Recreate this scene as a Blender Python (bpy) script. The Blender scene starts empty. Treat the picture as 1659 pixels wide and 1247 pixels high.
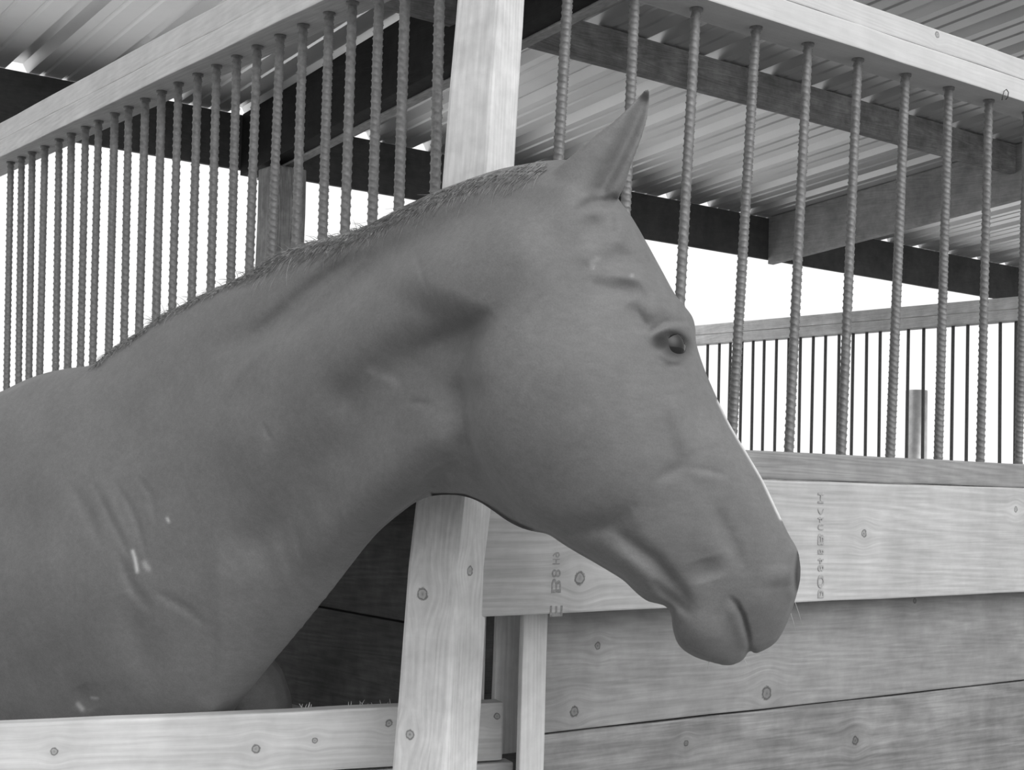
import bpy, bmesh, math, random
import numpy as np
from mathutils import Vector, Matrix

# ------------------------------------------------------------------ camera
W, H = 1659, 1247
FPX = 2300.0
PITCH, ROLL, AZ = math.radians(3.6), math.radians(1.75), math.radians(52.45)
CAM = np.array([-1.30, -1.776, 1.40])          # x runs along the right-hand wall, y along the left-hand wall
_F0 = np.array([math.cos(AZ), math.sin(AZ), 0.0]); _R0 = np.array([math.sin(AZ), -math.cos(AZ), 0.0]); _Z = np.array([0, 0, 1.0])
FW = _F0 * math.cos(PITCH) + _Z * math.sin(PITCH); _U = _Z * math.cos(PITCH) - _F0 * math.sin(PITCH)
RT = _R0 * math.cos(ROLL) + _U * math.sin(ROLL); UP = _U * math.cos(ROLL) - _R0 * math.sin(ROLL)

scn = bpy.context.scene
cam = bpy.data.cameras.new('camera'); cam.sensor_fit = 'HORIZONTAL'; cam.sensor_width = 36.0
cam.lens = 36.0 * FPX / W; cam.clip_start = 0.05; cam.clip_end = 400
camo = bpy.data.objects.new('camera', cam); scn.collection.objects.link(camo)
M = Matrix.Identity(4)
for i in range(3):
    M[i][0], M[i][1], M[i][2], M[i][3] = RT[i], UP[i], -FW[i], CAM[i]
camo.matrix_world = M
scn.camera = camo

# ------------------------------------------------------------------ sky and exposure
scn.view_settings.view_transform = 'Standard'; scn.view_settings.look = 'None'
scn.view_settings.gamma = 1.0; scn.view_settings.use_curve_mapping = False
scn.view_settings.exposure = 0.0
wd = bpy.data.worlds.new('overcast_sky'); scn.world = wd; wd.use_nodes = True
nt = wd.node_tree; nt.nodes.clear()
wo = nt.nodes.new('ShaderNodeOutputWorld'); bg = nt.nodes.new('ShaderNodeBackground')
tc = nt.nodes.new('ShaderNodeTexCoord'); dt = nt.nodes.new('ShaderNodeVectorMath'); dt.operation = 'DOT_PRODUCT'
# overcast: white low sky beyond the barn, dimmed behind the camera for contrast, bright lobe added as key light
def _sky(op, a, b=None):
    n = nt.nodes.new('ShaderNodeMath'); n.operation = op
    for k, v in enumerate((a, b)):
        if v is None: continue
        if isinstance(v, (int, float)): n.inputs[k].default_value = v
        else: nt.links.new(v, n.inputs[k])
    return n.outputs[0]
SKY_FRONT, SKY_REAR, SKY_LOBE, SKY_POW = 1.03, 0.60, 3.3, 6.0
SKY_DIR = Vector((-0.02, -0.78, 0.60)).normalized()
dt.inputs[1].default_value = SKY_DIR
nt.links.new(tc.outputs['Generated'], dt.inputs[0])
d2 = nt.nodes.new('ShaderNodeVectorMath'); d2.operation = 'DOT_PRODUCT'; d2.inputs[1].default_value = Vector((math.cos(AZ), math.sin(AZ), 0))
nt.links.new(tc.outputs['Generated'], d2.inputs[0])
mr = nt.nodes.new('ShaderNodeMapRange'); mr.interpolation_type = 'SMOOTHSTEP'
mr.inputs['From Min'].default_value = 0.25; mr.inputs['From Max'].default_value = 0.85
mr.inputs['To Min'].default_value = SKY_REAR; mr.inputs['To Max'].default_value = SKY_FRONT
nt.links.new(d2.outputs['Value'], mr.inputs['Value'])
lobe = _sky('MULTIPLY', _sky('POWER', _sky('MAXIMUM', dt.outputs['Value'], 0.0), SKY_POW), SKY_LOBE)
bg.inputs['Color'].default_value = (1, 1, 1, 1)
nt.links.new(_sky('ADD', mr.outputs['Result'], lobe), bg.inputs['Strength']); nt.links.new(bg.outputs['Background'], wo.inputs['Surface'])

# ------------------------------------------------------------------ helpers
rng = random.Random(7)

def ray(x, y): return FW + RT * (x - W / 2) / FPX - UP * (y - H / 2) / FPX
def on_x(x, y, v=0.0): d = ray(x, y); return CAM + d * (v - CAM[0]) / d[0]
def on_y(x, y, v=0.0): d = ray(x, y); return CAM + d * (v - CAM[1]) / d[1]
def at(x, y, dep): return CAM + ray(x, y) * dep
def proj(P):
    v = np.asarray(P) - CAM; z = v @ FW
    return W / 2 + FPX * (v @ RT) / z, H / 2 - FPX * (v @ UP) / z, z

def link(name, me, mat=None, parent=None, loc=None):
    o = bpy.data.objects.new(name, me); scn.collection.objects.link(o)
    if mat is not None: me.materials.append(mat)
    if loc is not None: o.location = Vector(loc)
    if parent is not None: o.parent = parent
    return o

def tag(o, label, cat, group=None, kind=None):
    o['label'] = label; o['category'] = cat
    if group: o['group'] = group
    if kind: o['kind'] = kind
    return o

def from_bm(name, bm, mat=None, parent=None, loc=None, smooth=False):
    me = bpy.data.meshes.new(name); bm.normal_update(); bm.to_mesh(me); bm.free()
    if smooth:
        me.polygons.foreach_set('use_smooth', [True] * len(me.polygons))
    return link(name, me, mat, parent, loc)

def board_bm(hexa, nseg=12, bevel=0.003, wob=0.0008):
    """A sawn board: hexa = 8 corners (4 at one end, 4 at the other, same order), lengthwise cuts, softened edges."""
    a = [Vector(v) for v in hexa[:4]]; b = [Vector(v) for v in hexa[4:]]
    bm = bmesh.new(); rings = []
    for i in range(nseg + 1):
        t = i / nseg
        w = Vector((rng.uniform(-wob, wob), rng.uniform(-wob, wob), rng.uniform(-wob, wob))) if 0 < i < nseg else Vector()
        rings.append([bm.verts.new(a[k].lerp(b[k], t) + w) for k in range(4)])
    for i in range(nseg):
        for k in range(4):
            bm.faces.new((rings[i][k], rings[i][(k + 1) % 4], rings[i + 1][(k + 1) % 4], rings[i + 1][k]))
    bm.faces.new(rings[0][::-1]); bm.faces.new(rings[-1])
    bmesh.ops.recalc_face_normals(bm, faces=bm.faces)
    es = [e for e in bm.edges if len(e.link_faces) == 2 and e.calc_face_angle(0) > 0.6]
    bmesh.ops.bevel(bm, geom=es, offset=bevel, segments=2, affect='EDGES', profile=0.6)
    return bm

def box8(x0, x1, y0, y1, z0, z1, axis):
    if axis == 'X':
        q = [(y0, z0), (y1, z0), (y1, z1), (y0, z1)]
        return [(x0, *p) for p in q] + [(x1, *p) for p in q]
    if axis == 'Y':
        q = [(x0, z0), (x1, z0), (x1, z1), (x0, z1)]
        return [(p[0], y0, p[1]) for p in q] + [(p[0], y1, p[1]) for p in q]
    q = [(x0, y0), (x1, y0), (x1, y1), (x0, y1)]
    return [(*p, z0) for p in q] + [(*p, z1) for p in q]

def board(name, hexa, mat, label, cat, group=None, nseg=12, bevel=0.003, wob=0.0008, parent=None, rotz=0.0):
    c = sum((Vector(v) for v in hexa), Vector()) / 8
    Q = Matrix.Rotation(-rotz, 3, 'Z')
    bm = board_bm([Q @ (Vector(v) - c) for v in hexa], nseg, bevel, wob)
    o = from_bm(name, bm, mat, parent, c); o.rotation_euler = (0, 0, rotz)
    if label: tag(o, label, cat, group)
    return o

def setting(name):
    o = scn.collection.objects[-1]; o.name = name; o['kind'] = 'structure'

# ------------------------------------------------------------------ materials
class NT:
    def __init__(s, name):
        s.m = bpy.data.materials.new(name); s.m.use_nodes = True
        s.t = s.m.node_tree; s.t.nodes.clear()
        s.out = s.n('ShaderNodeOutputMaterial'); s.p = s.n('ShaderNodeBsdfPrincipled')
        s.l(s.p.outputs[0], s.out.inputs[0])
    def n(s, t, **kw):
        nd = s.t.nodes.new(t)
        for k, v in kw.items(): setattr(nd, k, v)
        return nd
    def l(s, a, b): s.t.links.new(a, b)
    def set(s, inp, v):
        if isinstance(v, bpy.types.NodeSocket): s.l(v, inp)
        else: inp.default_value = v
    def math(s, op, a, b=None, c=None, clamp=False):
        nd = s.n('ShaderNodeMath', operation=op, use_clamp=clamp)
        s.set(nd.inputs[0], a)
        if b is not None: s.set(nd.inputs[1], b)
        if c is not None: s.set(nd.inputs[2], c)
        return nd.outputs[0]
    def vec(s, op, a, b=None, scale=None):
        nd = s.n('ShaderNodeVectorMath', operation=op)
        s.set(nd.inputs[0], a)
        if b is not None: s.set(nd.inputs[1], b)
        if scale is not None: s.set(nd.inputs['Scale'], scale)
        return nd.outputs['Value'] if op in ('LENGTH', 'DISTANCE', 'DOT_PRODUCT') else nd.outputs[0]
    def noise(s, v, scale, detail=4, rough=0.55, dist=0.0):
        nd = s.n('ShaderNodeTexNoise'); s.set(nd.inputs['Vector'], v)
        nd.inputs['Scale'].default_value = scale; nd.inputs['Detail'].default_value = detail
        nd.inputs['Roughness'].default_value = rough; nd.inputs['Distortion'].default_value = dist
        return nd
    def rng(s, v, a, b, c, d):
        nd = s.n('ShaderNodeMapRange'); s.set(nd.inputs['Value'], v)
        for k, x in zip(('From Min', 'From Max', 'To Min', 'To Max'), (a, b, c, d)): nd.inputs[k].default_value = x
        return nd.outputs['Result']
    def grey(s, v):
        nd = s.n('ShaderNodeCombineColor')
        for i in range(3): s.l(v, nd.inputs[i])
        return nd.outputs[0]
    def bump(s, h, strength=0.3, dist=0.002):
        nd = s.n('ShaderNodeBump'); s.l(h, nd.inputs['Height'])
        nd.inputs['Strength'].default_value = strength; nd.inputs['Distance'].default_value = dist
        s.l(nd.outputs[0], s.p.inputs['Normal'])

def wood(name, base, axis='X', knots=(), contrast=1.0, rough=0.75, seed=0.0, ring=70.0, stain=0.12):
    """Sawn softwood, grain along axis; knots = ((x, y, z, radius), ...) in the board's own space."""
    s = NT(name)
    tc = s.n('ShaderNodeTexCoord'); p = tc.outputs['Object']
    q = p; dark = None
    for (kx, ky, kz, r) in knots:
        d = s.vec('SUBTRACT', p, (kx, ky, kz))
        ln = s.vec('LENGTH', d)
        e = s.math('POWER', 2.718, s.math('MULTIPLY', s.math('POWER', s.math('DIVIDE', ln, r * 3.2), 2.0), -1.0))
        q = s.vec('SUBTRACT', q, s.vec('SCALE', d, scale=s.math('MULTIPLY', e, 0.82)))
        nn = s.noise(p, 160, 2).outputs[0]
        rr = s.math('ADD', s.math('DIVIDE', ln, r), s.math('MULTIPLY', s.math('SUBTRACT', nn, 0.5), 0.7))
        cr = s.n('ShaderNodeValToRGB'); s.l(rr, cr.inputs[0])
        el = cr.color_ramp.elements
        el[0].position = 0.0; el[0].color = (.34,) * 3 + (1,)
        el[1].position = 1.0; el[1].color = (1, 1, 1, 1)
        for pos, v in ((.2, .62), (.55, .74), (.72, .3), (.84, .42)):
            x = el.new(pos); x.color = (v, v, v, 1)
        sc = s.n('ShaderNodeSeparateColor'); s.l(cr.outputs[0], sc.inputs[0])
        dark = sc.outputs[0] if dark is None else s.math('MULTIPLY', dark, sc.outputs[0])
    mp = s.n('ShaderNodeMapping'); s.l(q, mp.inputs[0])
    st = {'X': (.045, 1, 1), 'Y': (1, .045, 1), 'Z': (1, 1, .045)}[axis]
    mp.inputs['Scale'].default_value = st; mp.inputs['Location'].default_value = (seed, seed * 1.7, seed * .6)
    warp = s.noise(mp.outputs[0], 9, 3)
    v = s.vec('ADD', mp.outputs[0], s.vec('SCALE', s.vec('SUBTRACT', warp.outputs['Color'], (.5, .5, .5)), scale=.05))
    wv = s.n('ShaderNodeTexWave', wave_type='RINGS', rings_direction='SPHERICAL'); s.l(v, wv.inputs[0])
    wv.inputs['Scale'].default_value = ring; wv.inputs['Distortion'].default_value = 2.5; wv.inputs['Detail'].default_value = 2
    wv.inputs['Detail Scale'].default_value = 1.2
    fine = s.noise(v, 220, 5, .6).outputs[0]
    big = s.noise(p, 5.5, 4).outputs[0]
    blot = s.noise(p, 26, 4, .6).outputs[0]
    str_ = s.noise(v, 32, 3, .6).outputs[0]
    f = s.rng(wv.outputs['Fac'], 0, 1, 1 - .075 * contrast, 1 + .03 * contrast)
    f = s.math('MULTIPLY', f, s.rng(str_, .3, .7, 1 - .09 * contrast, 1 + .07 * contrast))
    f = s.math('MULTIPLY', f, s.rng(fine, .3, .7, 1 - .12 * contrast, 1 + .1 * contrast))
    f = s.math('MULTIPLY', f, s.rng(big, .3, .7, 1 - stain, 1 + stain))
    f = s.math('MULTIPLY', f, s.rng(blot, .3, .7, 1 - stain * .7, 1 + stain * .6))
    if dark is not None: f = s.math('MULTIPLY', f, dark)
    f = s.math('MULTIPLY', f, base)
    s.l(s.grey(f), s.p.inputs['Base Color'])
    s.p.inputs['Roughness'].default_value = rough; s.p.inputs['Specular IOR Level'].default_value = .25
    s.bump(s.math('ADD', s.math('MULTIPLY', fine, .6), s.math('MULTIPLY', wv.outputs['Fac'], .4)), .25, .0015)
    return s.m

def plain(name, base, rough=.6, metal=0.0, nscale=60, amt=.25, bump=.2, spec=.4):
    s = NT(name); p = s.n('ShaderNodeTexCoord').outputs['Object']
    n = s.noise(p, nscale, 5, .6).outputs[0]
    f = s.math('MULTIPLY', s.rng(n, .25, .75, 1 - amt, 1 + amt), base)
    s.l(s.grey(f), s.p.inputs['Base Color']); s.p.inputs['Roughness'].default_value = rough
    s.p.inputs['Metallic'].default_value = metal; s.p.inputs['Specular IOR Level'].default_value = spec
    if bump: s.bump(n, bump, .001)
    return s.m

M_STEEL = plain('weathered_rebar_steel', .22, .55, .35, 90, .3, .35)
M_FARSTEEL = plain('far_rebar_steel', .13, .6, .3, 60, .2, 0)
M_ROOF = plain('galvanised_roof_sheet', .85, .38, .65, 3, .06, 0)
def dirt():
    s = NT('dirt_and_bounce_yard'); p = s.n('ShaderNodeTexCoord').outputs['Object']
    sx = s.n('ShaderNodeSeparateXYZ'); s.l(p, sx.inputs[0])
    edge = s.math('ADD', sx.outputs[1], s.math('MULTIPLY', s.noise(p, .8, 3).outputs[0], 1.2))
    yard_bounce = s.rng(edge, 5.0, 6.0, 0, 1)  # unseen far ground made pale to bounce light onto the roof
    n = s.noise(p, 6, 6, .6).outputs[0]
    f = s.math('MULTIPLY', s.math('ADD', .23, s.math('MULTIPLY', yard_bounce, .60)), s.rng(n, .3, .7, .8, 1.2))
    s.l(s.grey(f), s.p.inputs['Base Color']); s.p.inputs['Roughness'].default_value = .95; s.p.inputs['Specular IOR Level'].default_value = .1
    s.bump(n, .4, .02); return s.m
M_DIRT = dirt()
M_PIPE = plain('galvanised_pipe', .85, .4, .7, 20, .2, 0)
M_WIRE = plain('rusty_wire', .12, .6, .4, 80, .2, 0)
M_INK = plain('faded_ink', .30, .9, 0, 220, .35, 0, .1)
M_INKL = plain('pale_faded_ink', .40, .9, 0, 220, .3, 0, .1)
M_SPLINT = plain('split_wood_fibre', .6, .8, 0, 60, .1, 0, .2)

# ------------------------------------------------------------------ ground and roof
bm = bmesh.new()
N = 40
gv = [[bm.verts.new((-60 + 120 * i / N, -60 + 120 * j / N, (0 if 14 < i < 27 and 14 < j < 27 else rng.uniform(-.05, .0)))) for j in range(N + 1)] for i in range(N + 1)]
for i in range(N):
    for j in range(N): bm.faces.new((gv[i][j], gv[i + 1][j], gv[i + 1][j + 1], gv[i][j + 1]))
fl = from_bm('floor', bm, M_DIRT); fl['kind'] = 'structure'; fl['label'] = 'pale dirt ground under the barn'

SLOPE, YE = 0.10, 3.60
def roof_z(y): return 2.869 + SLOPE * (YE - y)
RX0, RX1, RY0, RY1 = -0.40, 9.2, -0.55, 3.606
prof = []                                              # one rib pitch of the sheet: major rib and two small stiffeners
PIT = 0.3067
def sheet_profile():
    pts = []; x = .415 - PIT * 4
    while x < RX1:
        for dx, h in ((-.045, 0), (-.024, .036), (.024, .036), (.045, 0), (.085, 0), (.092, .006), (.100, .006), (.107, 0),
                      (.172, 0), (.179, .006), (.187, .006), (.194, 0)):
            if RX0 < x + dx < RX1: pts.append((x + dx, h))
        x += PIT
    return pts
pr = sheet_profile()
bm = bmesh.new(); lo = []; hi = []
ny = 8
for j in range(ny + 1):
    y = RY0 + (RY1 - RY0) * j / ny
    lo.append([bm.verts.new((x, y, roof_z(y) + h)) for x, h in pr]); hi.append([bm.verts.new((x, y, roof_z(y) + h + .0012)) for x, h in pr])
for j in range(ny):
    for i in range(len(pr) - 1):
        bm.faces.new((lo[j][i], lo[j + 1][i], lo[j + 1][i + 1], lo[j][i + 1]))
        bm.faces.new((hi[j][i], hi[j][i + 1], hi[j + 1][i + 1], hi[j + 1][i]))
rf = from_bm('roof', bm, M_ROOF); rf['kind'] = 'structure'; rf['label'] = 'ribbed metal roof sheet sloping down to the far eave'

# ------------------------------------------------------------------ roof timber
M_BLACK = wood('dark_beam', .10, 'X', contrast=.6, stain=.2)  # eave beam timber, dark base colour
M_BLACKY = wood('dark_rafter', .028, 'Y', contrast=.8, stain=.25)  # left rafter timber, near-black base colour
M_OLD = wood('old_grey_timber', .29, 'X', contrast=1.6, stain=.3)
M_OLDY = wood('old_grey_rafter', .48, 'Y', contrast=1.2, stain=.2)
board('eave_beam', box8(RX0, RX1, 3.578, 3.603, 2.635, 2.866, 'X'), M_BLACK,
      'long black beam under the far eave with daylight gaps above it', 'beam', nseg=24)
def rafter(X, th, y0, y1, mat, label, drop=.26):
    z = lambda y: roof_z(y) - .003
    h = [(X, y0, z(y0) - drop), (X + th, y0, z(y0) - drop), (X + th, y0, z(y0)), (X, y0, z(y0)),
         (X, y1, z(y1) - drop), (X + th, y1, z(y1) - drop), (X + th, y1, z(y1)), (X, y1, z(y1))]
    return board('rafter', h, mat, label, 'rafter', 'rafters under the metal roof', nseg=10)
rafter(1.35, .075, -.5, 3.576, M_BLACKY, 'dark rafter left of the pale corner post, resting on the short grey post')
rafter(1.428, .04, -.5, 3.576, M_OLDY, 'added lighter board standing for the lit underside of the dark rafter', .268)  # extra board, lighter and lower, imitates light on the rafter underside
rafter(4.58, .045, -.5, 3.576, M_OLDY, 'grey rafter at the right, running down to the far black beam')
def purlin(x0, x1, label, y=2.03):
    z = roof_z(y) - .006
    board('purlin', box8(x0, x1, y, y + .042, z - .135, z, 'X'), M_OLD, label, 'purlin', 'purlins under the metal roof', nseg=16)
purlin(-.38, 1.347, 'purlin stub crossing in front of the dark rafter, left of the pale post')
purlin(1.470, 4.577, 'long grey knotty purlin crossing under the roof behind the right bars')
purlin(4.628, 9.0, 'short end of purlin beyond the grey rafter at the right edge')

# ------------------------------------------------------------------ posts
def P(v): return Vector([float(c) for c in v])
pb, pt = at(705, 1240, 2.11), at(795, 8, 2.215)
def post_axis(z):
    t = (z - pb[2]) / (pt[2] - pb[2]); return P(pb + (pt - pb) * t)
view = P(at(735, 700, 1) - CAM); view.z = 0; view.normalize()
nl = Matrix.Rotation(math.radians(-33), 3, 'Z') @ (-view)        # normal of the post's left face
tl = Vector((-nl.y, nl.x, 0))
def post_ring(z, w):
    c = post_axis(z)
    return [c + nl * (w * a) + tl * (w * b) for a, b in ((1, 1), (1, -1), (-1, -1), (-1, 1))]
def knot_on_post(px, py, r, face):
    d = P(ray(px, py)); n = nl if face == 'l' else None
    if n is None: n = min((tl, -tl), key=lambda v: v.dot(view))
    c = post_axis(1.15) + n * .0452
    # lean of the axis is small: intersect with the leaning face
    ax = (P(pt) - P(pb)).normalized(); nn = (n - ax * n.dot(ax)).normalized()
    t = (c - P(CAM)).dot(nn) / d.dot(nn); h = P(CAM) + d * t
    return (h, r)
KN = [knot_on_post(685, 962, .0105, 'l'), knot_on_post(763, 925, .009, 'r'), knot_on_post(664, 1190, .008, 'l')]
h8 = post_ring(0.0, .0525) + post_ring(3.15, .0325)
cpost = sum(h8, Vector()) / 8
M_POST = wood('pale_post_timber', .76, 'Z', [(*(k - cpost), r) for k, r in KN], .75, stain=.16, seed=3, ring=45)
post = board('corner_post', h8, M_POST, 'pale square corner post behind the horse, with round knots', 'post', nseg=30, bevel=.006, wob=.0016)

M_POSTB = wood('grey_post_timber', .33, 'Z', contrast=2.2, stain=.3, seed=5)
board('barn_post', box8(1.355, 1.50, 3.28, 3.425, 0, 2.612, 'Z'), M_POSTB, 'weathered grey post carrying the dark rafter, behind the left bars', 'post', nseg=14, bevel=.008, wob=.004)

# ------------------------------------------------------------------ rebar
def rebar_mesh(name, length, r, pitch=.0125, seg=14, step=.0016, rib=.0016, long_rib=.0012, flange=True):
    n = max(2, int(length / step)); vs = []; fs = []
    for i in range(n + 1):
        z = -length + length * i / n
        for k in range(seg):
            a = 2 * math.pi * k / seg
            side = math.cos(a)
            ph = (z + .012 * math.sin(a) * (.5 if side > 0 else -.5)) / pitch
            w = max(0.0, math.cos(2 * math.pi * ph)) ** 3.5
            rr = r + rib * w * (abs(side) ** .3) + (long_rib if k in (0, seg // 2) and False else 0) + long_rib * max(0, abs(math.sin(a)) - .93) / .07
            if flange and z > -.006: rr = r * 1.45
            vs.append((rr * math.cos(a), rr * math.sin(a), z))
    for i in range(n):
        for k in range(seg):
            fs.append((i * seg + k, i * seg + (k + 1) % seg, (i + 1) * seg + (k + 1) % seg, (i + 1) * seg + k))
    fs.append(tuple(range(seg))[::-1]); fs.append(tuple(n * seg + k for k in range(seg)))
    me = bpy.data.meshes.new(name); me.from_pydata(vs, [], fs); me.update()
    me.polygons.foreach_set('use_smooth', [True] * len(me.polygons))
    me.materials.append(M_STEEL)
    return me
ORD = ['first', 'second', 'third', 'fourth', 'fifth', 'sixth', 'seventh', 'eighth', 'ninth', 'tenth', 'eleventh', 'twelfth', 'thirteenth', 'fourteenth',
       'fifteenth', 'sixteenth', 'seventeenth', 'eighteenth', 'nineteenth', 'twentieth', 'twenty-first', 'twenty-second', 'twenty-third', 'twenty-fourth',
       'twenty-fifth', 'twenty-sixth', 'twenty-seventh', 'twenty-eighth']
ZR, ZL, ZLEDGE = 2.236, 2.250, 1.455
BARLEN_L = ZL - 1.40; BARLEN_R = ZR - ZLEDGE
mesh_l = [rebar_mesh('steel_bar', BARLEN_L, .0084, p, rib=.0019) for p in (.0125, .0155)]
mesh_r = [rebar_mesh('steel_bar', BARLEN_R, .0084, p, rib=.0018) for p in (.0110, .0130)]
def bar(me, top, bot, length, label, group, spin):
    d = Vector(bot) - Vector(top)
    o = link('steel_bar', me, None, None, top)
    q = Vector((0, 0, -1)).rotation_difference(d.normalized())
    o.rotation_mode = 'QUATERNION'
    from mathutils import Quaternion
    o.rotation_quaternion = q @ Quaternion((0, 0, 1), spin)
    o.scale = (1, 1, d.length / length)
    tag(o, label, 'bar', group)
LB = [(52, 770, 43, 1244), (104, 742, 97, 1244), (155, 715, 147, 1244), (216, 690, 203, 1244), (284, 662, 275, 1244), (343, 632, 333, 1244), (411, 605, 397, 1244),
      (474, 572, 457, 1244), (551, 540, 533, 1244), (618, 508, 603, 1244), (698, 472, 677, 1244), (776, 436, 756, 1244), (857, 398, 833, 1244), (950, 360, 925, 1244),
      (1040, 316, 1015, 1244), (1137, 272, 1110, 1244), (1235, 230, 1198, 1244), (1345, 178, 1303, 1244), (1455, 130, 1420, 1180), (1580, 78, 1548, 1140)]
LB = [tuple(v / 2.9625 for v in b) for b in LB] + [(571, 7, 559, 371), (614, 7, 603, 365), (656, 7, 646, 341), (712, 7, 705, 304)]
nl_ = len(LB)
for i, (x0, y0, x1, y1) in enumerate(LB):
    a, b = on_x(x0, y0), on_x(x1, y1)
    sl = (b[1] - a[1]) / (b[2] - a[2])
    yt = a[1] + sl * (ZL - a[2]); yb = a[1] + sl * (1.40 - a[2])
    k = nl_ - 1 - i
    lab = ('ribbed steel bar of the left wall, nearest the pale corner post' if k == 0 else
           'ribbed steel bar at the far left end of the left wall' if i == 0 else
           'ribbed steel bar of the left wall, %s counting left from the corner post' % ORD[k])
    bar(mesh_l[0 if i in (8, 15, 17, 19, 21, 22) else 1], (0, yt, ZL), (0, yb, 1.40), BARLEN_L, lab, 'ribbed bars of the left wall', rng.uniform(0, 6.28))
RB = [(919, 8, 905, 250), (1028, 8, 1014, 330), (1128, 12, 1102, 480), (1225, 42, 1187, 690), (1309, 72, 1278, 730), (1390, 95, 1363, 735), (1467, 118, 1442, 740),
      (1537, 143, 1520, 742), (1602, 165, 1588, 745), (1664, 190, 1650, 748)]
for i, (x0, y0, x1, y1) in enumerate(RB):
    a, b = on_y(x0, y0), on_y(x1, y1)
    sl = (b[0] - a[0]) / (b[2] - a[2])
    xt = a[0] + sl * (ZR - a[2]); xb = a[0] + sl * (ZLEDGE - a[2])
    where = ['just above the horse\'s poll', 'behind the tip of the horse\'s ear', 'meeting the horse\'s brow', 'ending behind the bridge of the horse\'s nose'] + [None] * 6
    lab = 'ribbed steel bar of the right wall, ' + (where[i] if where[i] else '%s counting right from the corner post' % ORD[i])
    if i == 9: lab = 'ribbed steel bar cut by the right edge of the photo'
    bar(mesh_r[1 if i in (2, 4, 5, 8) else 0], (xt, 0, ZR), (xb, 0, ZLEDGE), BARLEN_R, lab, 'ribbed bars of the right wall', rng.uniform(0, 6.28))

# ------------------------------------------------------------------ rails and planks of the two near walls
W1 = wood('pale_rail_timber', .74, 'Y', contrast=.8, seed=1, stain=.07)
W2 = wood('pale_rail_timber_upper', .74, 'Y', contrast=.5, seed=2, stain=.07)
board('rail_board', box8(-.045, .048, .075, 3.4, 2.250, 2.300, 'Y'), W1, 'lower board of the left top rail, the one the bars enter', 'board', nseg=24)
board('rail_board', box8(-.043, .048, .075, 3.4, 2.3012, 2.352, 'Y'), W2, 'upper board of the left top rail, doubled on the lower one', 'board', nseg=24)
kx = on_y(1519, 56, -.044)
rc = Vector(((.07 + 3.2) / 2, 0, 2.3055))
W3 = wood('white_rail_timber', .70, 'X', contrast=.35, seed=4, stain=.05)
W4 = wood('white_rail_timber_upper', .68, 'X', [(kx[0] - (.07 + 3.2) / 2, -.045, kx[2] - 2.307, .0075)], .35, seed=6, stain=.05)
board('rail_board', box8(.07, 3.2, -.045, .046, 2.236, 2.2835, 'X'), W3, 'lower board of the bright right top rail, with the bent wire staple', 'board', nseg=24)
board('rail_board', box8(.07, 3.2, -.043, .046, 2.2850, 2.329, 'X'), W4, 'upper board of the bright right top rail, with one round knot', 'board', nseg=24)
# bent wire staple in the right rail
a = P(on_y(1622, 158, -.047)); b = P(on_y(1632, 160, -.047))
def tube(name, pts, r, mat, parent=None, seg=6, taper=None, loc=None):
    bm = bmesh.new(); rings = []; pts = [Vector(p) for p in pts]
    for i, p in enumerate(pts):
        t = (pts[min(i + 1, len(pts) - 1)] - pts[max(i - 1, 0)]).normalized()
        u = t.cross(Vector((.31, .2, .93))); u.normalize(); v = t.cross(u)
        rr = r if taper is None else taper[i]
        rings.append([bm.verts.new(p + (u * math.cos(2 * math.pi * k / seg) + v * math.sin(2 * math.pi * k / seg)) * rr) for k in range(seg)])
    for i in range(len(pts) - 1):
        for k in range(seg): bm.faces.new((rings[i][k], rings[i][(k + 1) % seg], rings[i + 1][(k + 1) % seg], rings[i + 1][k]))
    bm.faces.new(rings[0][::-1]); bm.faces.new(rings[-1])
    bmesh.ops.recalc_face_normals(bm, faces=bm.faces)
    return from_bm(name, bm, mat, parent, loc, True)
c = (a + b) / 2; wv_ = (b - a) / 2
sp = [Vector((0, 0, 0)) - wv_ + Vector((0, -.002, -.006)), -wv_ + Vector((0, -.004, .004)), -wv_ * .75 + Vector((0, -.005, .013)), Vector((0, -.005, .018)),
      wv_ * .8 + Vector((0, -.004, .013)), wv_ + Vector((0, -.001, .003)), wv_ + Vector((0, .004, -.001))]
tag(tube('wire_staple', sp, .0011, M_WIRE, loc=c), 'small bent wire staple sticking out of the right rail', 'staple')

# right wall below the bars
W5 = wood('ledge_timber', .34, 'X', contrast=1.3, seed=8, ring=110)
board('ledge_board', box8(.024, 3.2, -.05, .05, 1.4055, 1.455, 'X'), W5, 'narrow board under the right bars, on top of the wide stamped plank', 'board', nseg=24)
pc = Vector(((.0 + 3.2) / 2, -.03, (1.185 + 1.404) / 2))
def pk(px, py, y, c, r): h = P(on_y(px, py, y)) - c; return (*h, r)
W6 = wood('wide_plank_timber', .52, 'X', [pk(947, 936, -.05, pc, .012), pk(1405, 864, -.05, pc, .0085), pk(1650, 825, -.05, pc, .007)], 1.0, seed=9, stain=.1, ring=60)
plank = board('wall_plank', box8(-.020, 3.2, -.05, -.012, 1.185, 1.404, 'X'), W6, 'wide pale plank with faded ink stamps beside the horse\'s muzzle', 'plank', nseg=24)
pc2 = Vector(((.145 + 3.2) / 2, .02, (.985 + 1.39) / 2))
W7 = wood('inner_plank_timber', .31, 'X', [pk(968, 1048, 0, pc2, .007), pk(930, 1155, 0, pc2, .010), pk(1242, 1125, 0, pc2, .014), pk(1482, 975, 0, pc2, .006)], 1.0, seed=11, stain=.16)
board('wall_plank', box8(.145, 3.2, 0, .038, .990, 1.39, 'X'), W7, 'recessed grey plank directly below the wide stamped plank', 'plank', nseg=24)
pc3 = Vector(((.145 + 3.2) / 2, .02, (.70 + .987) / 2))
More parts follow.
